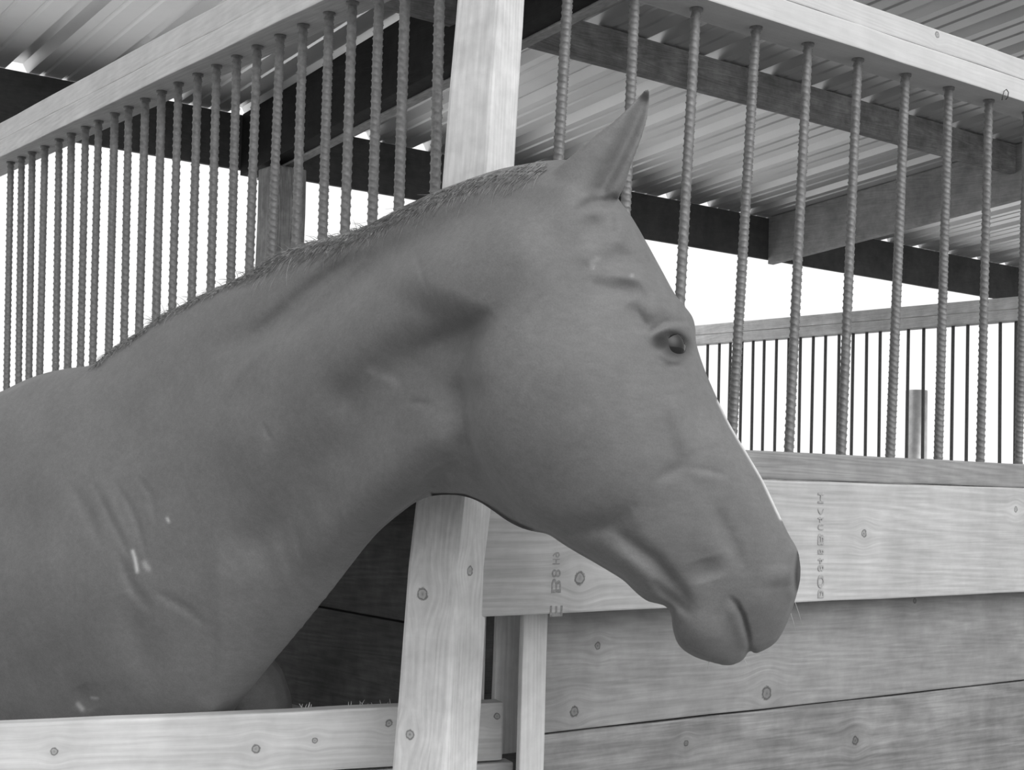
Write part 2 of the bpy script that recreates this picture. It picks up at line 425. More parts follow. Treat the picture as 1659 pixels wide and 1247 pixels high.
W8 = wood('bottom_plank_timber', .27, 'X', [pk(1388, 1200, 0, pc3, .010), pk(1113, 1204, 0, pc3, .006)], 1.8, seed=13, stain=.2, ring=50)
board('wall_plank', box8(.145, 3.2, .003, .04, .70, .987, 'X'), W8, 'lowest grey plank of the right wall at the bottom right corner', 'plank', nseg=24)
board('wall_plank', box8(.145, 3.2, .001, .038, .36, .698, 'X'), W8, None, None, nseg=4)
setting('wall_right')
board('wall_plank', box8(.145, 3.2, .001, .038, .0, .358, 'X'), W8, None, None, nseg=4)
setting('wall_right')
W9 = wood('batten_timber', .68, 'Z', contrast=.7, seed=15)
W10 = wood('batten_timber_shade_offset', .85, 'Z', contrast=.8, seed=17)  # colour raised to offset the shade these battens stand in
board('batten', box8(.094, .143, -.012, -.0005, 0, 1.184, 'Z'), W9, 'upright pale batten at the left end of the lower right planks', 'batten')
ax0, ax1, azb = on_y(803, 1100, .105)[0], on_y(848, 1100, .105)[0], on_y(822, 1221, .105)[2]
board('batten', box8(float(ax0), float(ax1), .105, .116, float(azb), 1.39, 'Z'), W10, 'short upright batten in the gap, left of the pale full-height batten', 'batten')
bx1 = float(on_y(787, 1060, .15)[0])
board('batten', box8(bx1 - .04, bx1, .15, .162, 0, 1.39, 'Z'), W10, 'sliver of an upright batten just right of the corner post', 'batten')

# faded mill stamps on the wide plank (turned on their side)
def stamp(rows, x_px, mat, label):
    base = None
    for ch, y0, y1, w in rows:
        cu = bpy.data.curves.new('ink_stamp', 'FONT'); cu.body = ch; cu.extrude = .0002; cu.size = 1; cu.offset = .012
        ob = bpy.data.objects.new('tmp', cu); scn.collection.objects.link(ob)
        dg = bpy.context.evaluated_depsgraph_get(); me = bpy.data.meshes.new_from_object(ob.evaluated_get(dg))
        bpy.data.objects.remove(ob)
        co = np.empty(len(me.vertices) * 3); me.vertices.foreach_get('co', co); co = co.reshape(-1, 3)
        mn, mx = co.min(0), co.max(0); co[:, :2] = (co[:, :2] - mn[:2]) / np.maximum(mx[:2] - mn[:2], 1e-6)
        A = on_y(x_px - w / 2, y0, -.0505); B = on_y(x_px + w / 2, y1, -.0505)
        out = np.empty_like(co)
        out[:, 0] = A[0] + (B[0] - A[0]) * co[:, 1]            # reads from the bottom up
        out[:, 2] = B[2] + (A[2] - B[2]) * co[:, 0]
        out[:, 1] = -.0506 + co[:, 2]
        out -= np.array(plank.location)
        me.vertices.foreach_set('co', out.ravel()); me.update(); me.materials.clear()
        o = link('ink_stamp', me, mat, plank)
        o['label'] = label
stamp([('H', 798, 815, 9), ('(', 823, 833, 9), ('4', 837, 846, 9), ('U', 849, 858, 9), ('B', 864, 882, 9), ('B', 889, 897, 9), ('4', 904, 913, 9), ('8', 915, 925, 9),
       ('0', 931, 952, 10), ('B', 955, 968, 9)], 1330, M_INKL, 'faded upright ink lettering')
stamp([('9', 894, 903, 11), ('H', 905, 914, 11), ('8', 922, 935, 14), ('B', 937, 960, 15), ('E', 981, 998, 20)], 901, M_INK, 'smudged dark ink lettering')

# left wall below the bars, dark boards
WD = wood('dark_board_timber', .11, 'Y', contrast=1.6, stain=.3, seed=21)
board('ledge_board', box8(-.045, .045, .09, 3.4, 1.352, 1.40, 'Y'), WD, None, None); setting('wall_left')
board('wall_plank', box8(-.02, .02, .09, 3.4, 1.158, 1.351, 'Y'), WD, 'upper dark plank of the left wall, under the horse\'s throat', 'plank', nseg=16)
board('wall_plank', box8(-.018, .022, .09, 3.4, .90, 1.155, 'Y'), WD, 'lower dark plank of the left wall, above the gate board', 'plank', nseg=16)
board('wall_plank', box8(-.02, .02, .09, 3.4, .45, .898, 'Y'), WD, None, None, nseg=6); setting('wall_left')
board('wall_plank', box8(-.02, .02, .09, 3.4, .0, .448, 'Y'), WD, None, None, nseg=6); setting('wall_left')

WBK = wood('gap_darkening_timber', .035, 'X', contrast=1.6, stain=.3, seed=25)  # very dark colour stands in for the shaded stall interior
for k, (z0, z1) in enumerate(((0, .40), (.402, .80), (.802, 1.20))):  # unseen back wall added so the gap beside the post reads dark
    board('wall_back_unseen', box8(.06, 4.7, 3.46, 3.50, z0, z1, 'X'), WBK, None, None, nseg=10); setting('wall_back_unseen')
# gate boards in front of the horse's chest, passing behind the corner post
g1 = P(at(817, 1137, 2.30)); az = math.radians(67)
gd = P(-(_R0 * math.sin(az) + _F0 * math.cos(az)))                 # towards the left
gn = P(_F0 * math.sin(az) - _R0 * math.cos(az))                    # away from the camera
ztop = g1.z; GROT = math.atan2(-gd.y, -gd.x); GQ = Matrix.Rotation(-GROT, 3, 'Z')
def gate(zt, zb, ext, mat, label):
    s = g1 + gd * (-ext); s.z = 0; e = g1 + gd * 1.75; e.z = 0
    drop = -.012
    q = []
    for p, dz in ((s, 0), (e, drop)):
        for n_, z in ((0, zb), (.036, zb), (.036, zt), (0, zt)): q.append(p + gn * n_ + Vector((0, 0, z + dz)))
    return board('gate_board', q, mat, label, 'board', 'gate boards across the opening', nseg=20, bevel=.004, rotz=GROT)
gc = g1 + gd * .875
def gk(px, py, r):
    d = P(ray(px, py)); t = (g1 - P(CAM)).dot(gn) / d.dot(gn); return P(CAM) + d * t, r
ctr = g1 + gd * .875 + gn * .018; ctr.z = ztop - .0525
# grain along the gate: the board's own long axis is close to world x here, so the wood uses the x axis
WG = wood('gate_timber', .62, 'X', [(*(GQ @ (k - ctr)), r) for k, r in (gk(415, 1213, .0075), gk(88, 1217, .006), gk(510, 1199, .005), gk(630, 1171, .0065), gk(805, 1160, .006))], .8, seed=23, stain=.1)
gb = gate(ztop, ztop - .093, 0, WG, 'pale gate board across the horse\'s chest, top one at the bottom left')
gate(ztop - .0965, ztop - .19, .02, WG, 'second gate board, its rounded end just showing at the bottom edge')
for k in range(16):
    px = rng.choice([rng.uniform(478, 512), rng.uniform(560, 640)])
    d = P(ray(px, 1139)); t = (g1 + gn * .03 - P(CAM)).dot(gn) / d.dot(gn); b0 = P(CAM) + d * t; b0.z = ztop - .003
    L = rng.uniform(.003, .011)
    tp = b0 + Vector((rng.uniform(-.006, .006), rng.uniform(-.003, .003), L))
    o = tube('splinter', [GQ @ (b0 - gb.location), GQ @ ((b0 + tp) / 2 + Vector((rng.uniform(-.001, .001), 0, 0)) - gb.location), GQ @ (tp - gb.location)], .0005, M_SPLINT, gb, 4, [.0007, .0005, .0002])

# ------------------------------------------------------------------ far fence at the right
FX = 4.78
WF = wood('far_rail_timber', .82, 'Y', contrast=1.0, seed=31, stain=.15)
def fz(px, py): return on_x(px, py, FX)[2]
board('rail_board', box8(FX, FX + .09, 1.2, 5.6, 2.218, 2.272, 'Y'), WF, 'lower board of the far fence rail, holding the thin bars', 'board', nseg=16)
board('rail_board', box8(FX - .003, FX + .09, 1.2, 5.6, 2.2735, 2.332, 'Y'), WF, 'upper board of the far fence rail against the white sky', 'board', nseg=16)
fme = rebar_mesh('steel_bar', 2.218 - 1.42, .0085, .0125, 8, .012, .0, .0, False); fme.materials.clear(); fme.materials.append(M_FARSTEEL)
FB = [1143, 1162, 1180, 1199, 1217, 1235, 1255, 1275, 1294, 1315, 1335, 1357, 1380, 1402, 1424, 1447, 1470, 1495, 1519, 1543, 1567, 1593, 1620, 1646]
for i, px in enumerate(FB):
    h = on_x(px, 600, FX)
    o = link('steel_bar', fme, None, None, (FX + .045, float(h[1]) + .03, 2.218))
    o.rotation_euler = (rng.uniform(-.004, .004), 0, 0)
    tag(o, 'thin dark bar of the far fence, %s counting right from the horse\'s brow' % ORD[i], 'bar', 'thin bars of the far fence')
board('ledge_board', box8(FX, FX + .09, 1.2, 5.6, 1.37, 1.42, 'Y'), WF, None, None); setting('wall_back_unseen')
board('wall_plank', box8(FX + .02, FX + .06, 1.2, 5.6, 0, 1.369, 'Y'), WD, None, None); setting('wall_back_unseen')  # dark timber here so the gap beside the post looks shaded

# pipe post outside, beyond the far fence
pp = at(1485, 632, 8.6); PR = 17.5 * 8.6 / FPX
bm = bmesh.new()
def lathe(bm, prof, seg=28):
    rings = [[bm.verts.new((r * math.cos(2 * math.pi * k / seg), r * math.sin(2 * math.pi * k / seg), z)) for k in range(seg)] for r, z in prof]
    for i in range(len(prof) - 1):
        for k in range(seg): bm.faces.new((rings[i][k], rings[i][(k + 1) % seg], rings[i + 1][(k + 1) % seg], rings[i + 1][k]))
    bm.faces.new(rings[0][::-1]); bm.faces.new(rings[-1])
hp = float(pp[2])
lathe(bm, [(PR, 0), (PR, hp - .004), (PR - .004, hp), (PR - .012, hp), (PR - .012, hp - .1)])
tag(from_bm('pipe_post', bm, M_PIPE, None, (float(pp[0]), float(pp[1]), 0), True), 'stout round metal pipe standing outside behind the far bars', 'pipe')

# ------------------------------------------------------------------ the horse
OUT = [(5, 632), (40, 615), (75, 603), (110, 596), (150, 590), (166, 579), (185, 562), (210, 546), (240, 526), (265, 508), (300, 490), (340, 470), (380, 452), (420, 432), (455, 408),
       (490, 394), (540, 382), (590, 366), (630, 346), (670, 326), (710, 308), (760, 289), (810, 273), (850, 265), (890, 259), (925, 258), (960, 268), (985, 290), (1000, 318), (1022, 348),
       (1050, 396), (1074, 440), (1094, 476), (1110, 496), (1122, 512), (1127, 530), (1128, 552), (1139, 590), (1160, 640), (1185, 690), (1212, 735), (1236, 776), (1262, 830),
       (1279, 866), (1292, 888), (1297, 912), (1297, 940), (1290, 968), (1284, 988), (1272, 1018), (1256, 1043), (1236, 1055), (1220, 1061), (1214, 1050), (1211, 1060), (1203, 1071), (1182, 1079),
       (1150, 1073), (1121, 1063), (1099, 1046), (1089, 1018), (1086, 992), (1076, 981), (1062, 978), (1048, 974), (1033, 963), (1010, 941), (985, 925), (958, 909), (930, 893), (906, 878),
       (888, 866), (868, 862), (845, 856), (820, 843), (796, 826), (774, 812), (750, 804), (718, 802), (692, 806), (672, 815), (650, 831), (620, 856), (596, 882), (570, 916), (540, 956),
       (510, 994), (480, 1030), (450, 1065), (420, 1101), (385, 1144), (350, 1200), (320, 1260), (260, 1310), (150, 1325), (0, 1285), (-200, 1190), (-350, 1125), (-440, 1140),
       (-520, 1090), (-565, 960), (-575, 850), (-560, 740), (-500, 668), (-400, 640), (-250, 652), (-120, 662), (-50, 652)]
EAR = [(880, 300), (905, 268), (935, 243), (965, 217), (1000, 189), (1025, 164), (1044, 143), (1052, 141), (1054, 160), (1050, 192), (1038, 232), (1024, 268), (1014, 300), (1002, 326), (995, 380), (950, 410), (900, 370)]

def dense(poly, step=4.0, open_=False):
    """Catmull-Rom through the outline, resampled."""
    p = np.array(poly, float); n = len(p); out = []
    for i in range(n - 1 if open_ else n):
        p0, p1, p2, p3 = p[i - 1], p[i], p[(i + 1) % n], p[(i + 2) % n]
        if open_: p0 = p[i - 1] if i else 2 * p1 - p2; p3 = p[i + 2] if i + 2 < n else 2 * p2 - p1
        m = max(1, int(np.linalg.norm(p2 - p1) / step))
        d01, d12, d23 = (max(1e-3, np.linalg.norm(b - a) ** .5) for a, b in ((p0, p1), (p1, p2), (p2, p3)))
        t0, t1 = 0, d01; t2 = t1 + d12; t3 = t2 + d23
        for k in range(m):
            t = t1 + (t2 - t1) * k / m
            A1 = (t1 - t) / (t1 - t0) * p0 + (t - t0) / (t1 - t0) * p1; A2 = (t2 - t) / (t2 - t1) * p1 + (t - t1) / (t2 - t1) * p2
            A3 = (t3 - t) / (t3 - t2) * p2 + (t - t2) / (t3 - t2) * p3
            B1 = (t2 - t) / (t2 - t0) * A1 + (t - t0) / (t2 - t0) * A2; B2 = (t3 - t) / (t3 - t1) * A2 + (t - t1) / (t3 - t1) * A3
            out.append((t2 - t) / (t2 - t1) * B1 + (t - t1) / (t2 - t1) * B2)
    return np.array(out)

def raster(poly, x0, y0, nx, ny, st):
    m = np.zeros((ny, nx), bool); px, py = poly[:, 0], poly[:, 1]; qx, qy = np.roll(px, -1), np.roll(py, -1)
    X = x0 + st * np.arange(nx)
    for j in range(ny):
        y = y0 + st * j
        c = (py <= y) != (qy <= y)
        xs = np.sort(px[c] + (y - py[c]) / (qy[c] - py[c]) * (qx[c] - px[c]))
        for a, b in zip(xs[::2], xs[1::2]): m[j] |= (X >= a) & (X < b)
    return m

def poisson(mask, st, levels):
    """Solve lap(u) = -2 inside the mask (u = 0 outside): sqrt(u) is a rounded inflation of the outline."""
    u = None
    for L in range(levels, -1, -1):
        f = 2 ** L; mk = mask[::f, ::f]; h2 = (st * f) ** 2
        if u is None: v = np.zeros(mk.shape)
        else:
            v = np.repeat(np.repeat(u, 2, 0), 2, 1); vv = np.zeros(mk.shape); a, b = min(mk.shape[0], v.shape[0]), min(mk.shape[1], v.shape[1])
            vv[:a, :b] = v[:a, :b]; v = vv * mk
        for _ in range(400 if L else 120):
            w = np.zeros_like(v)
            w[1:-1, 1:-1] = (v[:-2, 1:-1] + v[2:, 1:-1] + v[1:-1, :-2] + v[1:-1, 2:] + 2 * h2) * .25
            v = w * mk
        u = v
    return u

KX = [-600, -300, 0, 200, 400, 560, 680, 780, 900, 1050, 1180, 1300]
KD = [3.02, 2.70, 2.44, 2.33, 2.19, 2.06, 1.96, 1.90, 1.87, 1.89, 1.94, 2.00]
_xs = np.arange(-800, 1500, 10.0); _ds = np.interp(_xs, KX, KD)
_k = np.exp(-.5 * (np.arange(-12, 13) / 5.0) ** 2); _k /= _k.sum()
_ds = np.convolve(np.pad(_ds, 12, mode='edge'), _k, 'valid')
def depth_mid(px): return np.interp(px, _xs, _ds)
def ratio(px, py):
    """body thickness compared with a round section"""
    return np.interp(px, [-600, -200, 100, 350, 500, 700, 900, 1100, 1200, 1300], [.62, .62, .55, .56, .58, .62, .62, .64, .60, .56])

def pts3(px, py, dep):
    return CAM[None] + (FW[None] + RT[None] * ((px - W / 2) / FPX)[:, None] - UP[None] * ((py - H / 2) / FPX)[:, None]) * dep[:, None]

def inflate(outline, st, levels, off=0.0, kmul=1.0, step_dense=3.0):
    poly = dense(outline, step_dense)
    x0, y0 = np.floor(poly.min(0)) - 3 * st; x1, y1 = poly.max(0) + 3 * st
    nx, ny = int((x1 - x0) / st) + 1, int((y1 - y0) / st) + 1
    nx += (-nx) % (2 ** levels); ny += (-ny) % (2 ** levels)
    mk = raster(poly, x0, y0, nx, ny, st)
    u = poisson(mk, st, levels)
    # keep nodes that belong to at least one full cell
    cell = mk[:-1, :-1] & mk[1:, :-1] & mk[:-1, 1:] & mk[1:, 1:]
    use = np.zeros_like(mk); use[:-1, :-1] |= cell; use[1:, :-1] |= cell; use[:-1, 1:] |= cell; use[1:, 1:] |= cell
    full = np.zeros_like(mk); full[1:-1, 1:-1] = cell[:-1, :-1] & cell[1:, :-1] & cell[:-1, 1:] & cell[1:, 1:]
    jj, ii = np.nonzero(use); px = x0 + st * ii.astype(float); py = y0 + st * jj.astype(float)
    bd = ~full[jj, ii]
    for k in np.nonzero(bd)[0]:
        d = (poly[:, 0] - px[k]) ** 2 + (poly[:, 1] - py[k]) ** 2; m = d.argmin(); px[k], py[k] = poly[m]
    h = np.sqrt(np.maximum(u[jj, ii], 0)); h[bd] = 0
    dm = depth_mid(px) + (off * np.interp(py, [140, 250, 330, 410], [1.15, 1.0, .62, .2]) if off else 0)
    hh = h / FPX * dm * ratio(px, py) * kmul
    if not off:                                          # the breast falls away from the point of the shoulder to the underside of the neck
        def ld(a, b):
            e = np.subtract(b, a); L = np.hypot(*e); return ((px - a[0]) * -e[1] + (py - a[1]) * e[0]) / L
        d1 = np.maximum(-ld((172, 900), (262, 1180)), 0); d2 = np.maximum(-ld((385, 1143), (620, 856)), 0) + 1
        t = d1 / (d1 + d2); hd = .26 * (1 - t) ** .85
        w = np.clip((py - 760) / 220, 0, 1) * np.clip((1330 - py) / 120, 0, 1) * np.clip((px - 100) / 60, 0, 1) * np.clip((680 - px) / 80, 0, 1); w = w * w * (3 - 2 * w)
        hh = hh * (1 - w) + np.minimum(hh, hd) * w
    idx = -np.ones(mk.shape, int); idx[jj, ii] = np.arange(len(jj))
    n = len(jj); back = np.arange(n) + n
    bi = np.nonzero(bd)[0]; back[bi] = bi
    cj, ci = np.nonzero(cell)
    q = np.stack([idx[cj, ci], idx[cj + 1, ci], idx[cj + 1, ci + 1], idx[cj, ci + 1]], 1)
    V = np.concatenate([pts3(px, py, dm - hh), pts3(px, py, dm + hh)])
    Fc = np.concatenate([q, back[q][:, ::-1]])
    return V, Fc

def chain(pts, rad, seg=16, sub=5):
    """a tapering closed limb through points (catmull-rom)"""
    pts = np.array(pts, float); rad = np.array(rad, float); n = len(pts); C = []; Rr = []
    for i in range(n - 1):
        p0, p1, p2, p3 = pts[max(i - 1, 0)], pts[i], pts[i + 1], pts[min(i + 2, n - 1)]
        for k in range(sub):
            t = k / sub
            C.append(.5 * (2 * p1 + (p2 - p0) * t + (2 * p0 - 5 * p1 + 4 * p2 - p3) * t * t + (3 * p1 - p0 - 3 * p2 + p3) * t ** 3)); Rr.append(rad[i] * (1 - t) + rad[i + 1] * t)
    C.append(pts[-1]); Rr.append(rad[-1]); V = []; F = []
    for i, (c, r) in enumerate(zip(C, Rr)):
        t = C[min(i + 1, len(C) - 1)] - C[max(i - 1, 0)]; t /= np.linalg.norm(t)
        u = np.cross(t, [.9, .3, .1]); u /= np.linalg.norm(u); v = np.cross(t, u)
        for k in range(seg): V.append(c + r * (u * math.cos(2 * math.pi * k / seg) + v * math.sin(2 * math.pi * k / seg)))
    m = len(C)
    for i in range(m - 1):
        for k in range(seg): F.append((i * seg + k, i * seg + (k + 1) % seg, (i + 1) * seg + (k + 1) % seg, (i + 1) * seg + k))
    V.append(C[0]); V.append(C[-1])
    for k in range(seg): F.append((m * seg, (k + 1) % seg, k)); F.append((m * seg + 1, (m - 1) * seg + k, (m - 1) * seg + (k + 1) % seg))
    return np.array(V), F

allV = []; allF = []; off_ = 0
def addpart(V, F):
    global off_
    allV.append(np.asarray(V)); allF.extend([[int(i) + off_ for i in dict.fromkeys(f)] for f in F if len(set(f)) > 2]); off_ += len(V)
addpart(*inflate(OUT, 4.0, 4))
addpart(*inflate(EAR, 3.0, 2, -.045, .62, 2.0))
addpart(*inflate(EAR, 3.0, 2, .045, .62, 2.0))
# legs and the far breast muscle; most of this stands behind the gate boards
fwd = P(at(500, 1000, 2.1) - at(100, 1000, 2.385)); fwd.z = 0; fwd.normalize(); fw = np.array(fwd); sideN = np.array([-fw[1], fw[0], 0.0])   # towards the wall
def leg(px, py, dep, hind=False, lean=0.0):
    b = at(px, py, dep); X = lambda f, z: np.array([b[0], b[1], 0]) + fw * f + np.array([0, 0, z])
    if not hind:
        chp = [b, X(.01 + lean, .86), X(.02 + lean, .66), X(.015 + lean, .48), X(.0 + lean, .30), X(0 + lean, .17), X(.035 + lean, .10), X(.06 + lean, .045), X(.07 + lean, 0.004)]
        rr = [.115, .095, .066, .050, .034, .042, .034, .052, .064]
    else:
        chp = [b, X(.03, .85), X(-.05, .66), X(-.14, .53), X(-.13, .34), X(-.11, .19), X(-.07, .11), X(-.04, .045), X(-.03, .004)]
        rr = [.17, .13, .085, .058, .038, .044, .035, .053, .064]
    addpart(*chain(chp, rr))
leg(215, 1235, 2.26); leg(-390, 1040, 2.74, True); leg(-360, 1040, 2.99, True)
bfar = at(392, 1150, 2.36)
leg(392, 1150, 2.36, lean=-.01)
addpart(*chain([at(300, 1040, 2.34), at(388, 1120, 2.35), at(392, 1220, 2.37)], [.06, .078, .085]))
# tail
tb = at(-560, 760, 3.0); addpart(*chain([at(-520, 720, 2.96), tb - fw * .04, tb - fw * .1 - _Z * .25, tb - fw * .1 - _Z * .6, tb - fw * .08 - _Z * .8], [.03, .04, .05, .045, .015]))

me = bpy.data.meshes.new('horse'); me.from_pydata(np.concatenate(allV).tolist(), [], allF); me.validate(); me.update()
tmp = bpy.data.objects.new('tmp_horse', me); scn.collection.objects.link(tmp)
md = tmp.modifiers.new('r', 'REMESH'); md.mode = 'VOXEL'; md.voxel_size = .0030; md.adaptivity = 0
sm = tmp.modifiers.new('s', 'SMOOTH'); sm.factor = .5; sm.iterations = 14
dg = bpy.context.evaluated_depsgraph_get(); hme = bpy.data.meshes.new_from_object(tmp.evaluated_get(dg)); bpy.data.objects.remove(tmp)
nv = len(hme.vertices); co = np.empty(nv * 3, np.float32); hme.vertices.foreach_get('co', co); co = co.reshape(-1, 3).astype(float)
vz = (co - CAM) @ FW; vx = W / 2 + FPX * ((co - CAM) @ RT) / vz; vy = H / 2 - FPX * ((co - CAM) @ UP) / vz
near = vz < depth_mid(vx) - .002

def segd(pts, X, Y):
    d = np.full(X.shape, 1e9)
    pts = np.array(pts, float)
    if len(pts) == 1: return np.hypot(X - pts[0, 0], Y - pts[0, 1])
    for a, b in zip(pts[:-1], pts[1:]):
        e = b - a; t = np.clip(((X - a[0]) * e[0] + (Y - a[1]) * e[1]) / (e @ e), 0, 1)
        d = np.minimum(d, np.hypot(X - a[0] - t * e[0], Y - a[1] - t * e[1]))
    return d
# anatomy: (polyline on the near side, spread, height in mm)
RELIEF = [
    ([(757, 596), (757, 660), (764, 715), (788, 765), (828, 812)], 13, -9), ([(872, 846), (930, 860), (985, 848), (1020, 822)], 11, -6),
    ([(975, 882), (1020, 918), (1066, 952)], 15, 6), ([(1000, 862), (1060, 908), (1100, 955), (1122, 985)], 9, -6), ([(1060, 945), (1095, 975), (1118, 995)], 7, -5),
    ([(1140, 1030)], 30, 8), ([(1183, 968), (1193, 978), (1203, 998), (1211, 1028), (1215, 1056)], 3.2, -10), ([(1178, 978), (1194, 1005), (1203, 1040)], 8, 3),
    ([(1238, 975)], 28, 5), ([(1264, 915), (1268, 950)], 16, 6), ([(1140, 905), (1150, 940)], 18, -6), ([(1160, 825), (1185, 880), (1205, 920)], 10, -4.5),
    ([(1090, 640), (1105, 690), (1112, 738)], 12, 6), ([(1062, 778), (1085, 764), (1106, 755)], 7, -2.4), ([(1112, 757), (1150, 762), (1178, 772)], 3.5, -1.8), ([(1120, 768), (1165, 776)], 7, 1.5),
    ([(1150, 700), (1225, 850)], 20, 3), ([(1125, 640), (1140, 720)], 14, -3),
    ([(1040, 515), (1070, 498), (1104, 498)], 16, 8), ([(1058, 545), (1083, 530), (1108, 531)], 6, 4.5), ([(1052, 541), (1078, 522), (1112, 521)], 3.5, -3.5),
    ([(1062, 562), (1080, 583), (1100, 584), (1114, 566)], 5, 3.5), ([(1068, 578), (1085, 593), (1106, 591)], 3.5, -2.5), ([(1070, 592), (1090, 606)], 4, -1.8),
    ([(960, 458), (990, 470), (1028, 474)], 11, -5), ([(972, 425), (1000, 415), (1030, 425)], 13, -7), ([(1000, 445), (1040, 452), (1062, 485)], 8, 5), ([(955, 395), (960, 430)], 14, 3), ([(1045, 415), (1075, 470)], 9, -3), ([(1015, 495), (1050, 532)], 12, -5.5),
    ([(940, 338), (962, 328), (994, 326)], 7, -9), ([(976, 330), (984, 352), (986, 392)], 10, -5.5), ([(960, 335), (958, 385)], 9, -3), ([(1004, 335), (1012, 380)], 10, 3), ([(925, 325)], 35, 8), ([(960, 350), (966, 385)], 8, -4), ([(995, 322)], 5, -8),
    ([(748, 640)], 22, -7), ([(715, 556), (640, 585), (570, 640)], 26, -8), ([(800, 505), (740, 545), (690, 562)], 14, -5), ([(718, 690)], 36, 1.5), ([(664, 652), (702, 656)], 5, -4),
    ([(742, 745), (715, 754), (690, 774), (668, 802)], 5, 5), ([(722, 772), (702, 792)], 12, -6), ([(728, 762), (732, 800)], 5, 3), ([(784, 755), (832, 815)], 3, 3),
    ([(885, 318), (813, 330), (740, 360), (660, 402), (580, 445), (480, 515), (360, 562)], 22, -12), ([(700, 330), (560, 400), (450, 440), (330, 490)], 20, 4),
    ([(590, 425), (520, 478), (450, 540), (400, 592), (365, 640)], 7, 3.2), ([(575, 415), (500, 470), (430, 535), (370, 600)], 11, -6.5), ([(820, 400), (640, 500), (500, 600), (400, 700)], 50, 9), ([(670, 400), (692, 470)], 4, -2),
    ([(690, 610), (580, 700), (500, 790), (430, 880)], 34, -8), ([(700, 720), (600, 800), (520, 880)], 28, 6),
    ([(152, 785), (172, 825), (196, 872), (208, 900)], 4.5, -2.1), ([(168, 790), (190, 840), (210, 880)], 7, 1.4), ([(186, 782), (206, 812), (222, 846), (236, 900)], 4.5, -2.2), ([(225, 775), (243, 800), (252, 840)], 5, -2), ([(120, 790), (150, 850), (160, 880)], 8, -2.5), ([(196, 905), (214, 950), (240, 985)], 7, -3), ([(255, 960), (300, 985), (330, 1010)], 6, -1.8), ([(480, 850), (486, 900)], 6, -2), ([(545, 830), (552, 880)], 5, -1.6), ([(440, 880), (470, 960)], 10, 2), ([(505, 800), (520, 870)], 9, 2), ([(110, 950)], 110, 16), ([(205, 960), (225, 1040), (255, 1120)], 20, -4), ([(430, 960)], 50, 3),
    
    ([(330, 560), (240, 660), (180, 760)], 22, -4), ([(15, 840)], 50, -8), ([(428, 688), (434, 704), (440, 712)], 3.2, -2), ([(130, 1110), (150, 1150)], 14, -4),
]
rl = np.zeros(nv); nn_ = np.nonzero(near & (vx > -150) & (vy < 1250))[0]; X, Y = vx[nn_], vy[nn_]
acc = np.zeros(len(nn_))
for pts, s, a in RELIEF:
    p = np.array(pts, float); m = (X > p[:, 0].min() - 3.2 * s) & (X < p[:, 0].max() + 3.2 * s) & (Y > p[:, 1].min() - 3.2 * s) & (Y < p[:, 1].max() + 3.2 * s)
    xm, ym = X[m], Y[m]; tap = 1.0
    if len(p) > 1 and s < 24:                                 # strokes run out softly at both ends
        L = np.concatenate([[0], np.cumsum(np.hypot(*np.diff(p, axis=0).T))]); bt = np.full(xm.shape, 1e9); al = np.zeros(xm.shape)
        for k, (a0, b0) in enumerate(zip(p[:-1], p[1:])):
            e = b0 - a0; t = np.clip(((xm - a0[0]) * e[0] + (ym - a0[1]) * e[1]) / (e @ e), 0, 1); q = np.hypot(xm - a0[0] - t * e[0], ym - a0[1] - t * e[1])
            c = q < bt; bt[c] = q[c]; al[c] = (L[k] + t * (L[k + 1] - L[k]))[c]
        tap = .25 + .75 * np.sin(np.pi * np.clip(al / L[-1], 0, 1)) ** .8
    acc[m] += (2.3 if s > 18 else 1.85 if s > 5 else 1.2) * a * tap * np.exp(-.5 * (segd(pts, xm, ym) / (s * (.65 + .35 * tap) if np.ndim(tap) else s)) ** 2)
r5 = random.Random(11)                                          # soft unevenness of muscle and skin
for _ in range(420):
    cx, cy = r5.uniform(-60, 1290), r5.uniform(270, 1200); sg = r5.uniform(10, 34); an_ = math.radians(r5.uniform(95, 165)); el = r5.uniform(1.2, 3.2); am = r5.uniform(-1.5, 1.5) * sg / 20
    m = (np.abs(X - cx) < 3 * sg * el) & (np.abs(Y - cy) < 3 * sg * el); dx, dy = X[m] - cx, Y[m] - cy
    acc[m] += am * np.exp(-.5 * (((dx * math.cos(an_) + dy * math.sin(an_)) / (sg * el)) ** 2 + ((-dx * math.sin(an_) + dy * math.cos(an_)) / sg) ** 2))
def sided(pts, X, Y, trans):
    '''signed distance to an open curve, positive on its right-hand side when walked from first to last point'''
    p = np.array(pts, float); best = np.full(X.shape, 1e9); sg = np.zeros(X.shape)
    for a, b in zip(p[:-1], p[1:]):
        e = b - a; t = np.clip(((X - a[0]) * e[0] + (Y - a[1]) * e[1]) / (e @ e), 0, 1); dx, dy = X - a[0] - t * e[0], Y - a[1] - t * e[1]
        d = np.hypot(dx, dy); c = e[0] * dy - e[1] * dx; m = d < best; best[m] = d[m]; sg[m] = np.sign(c[m])
    return best * sg
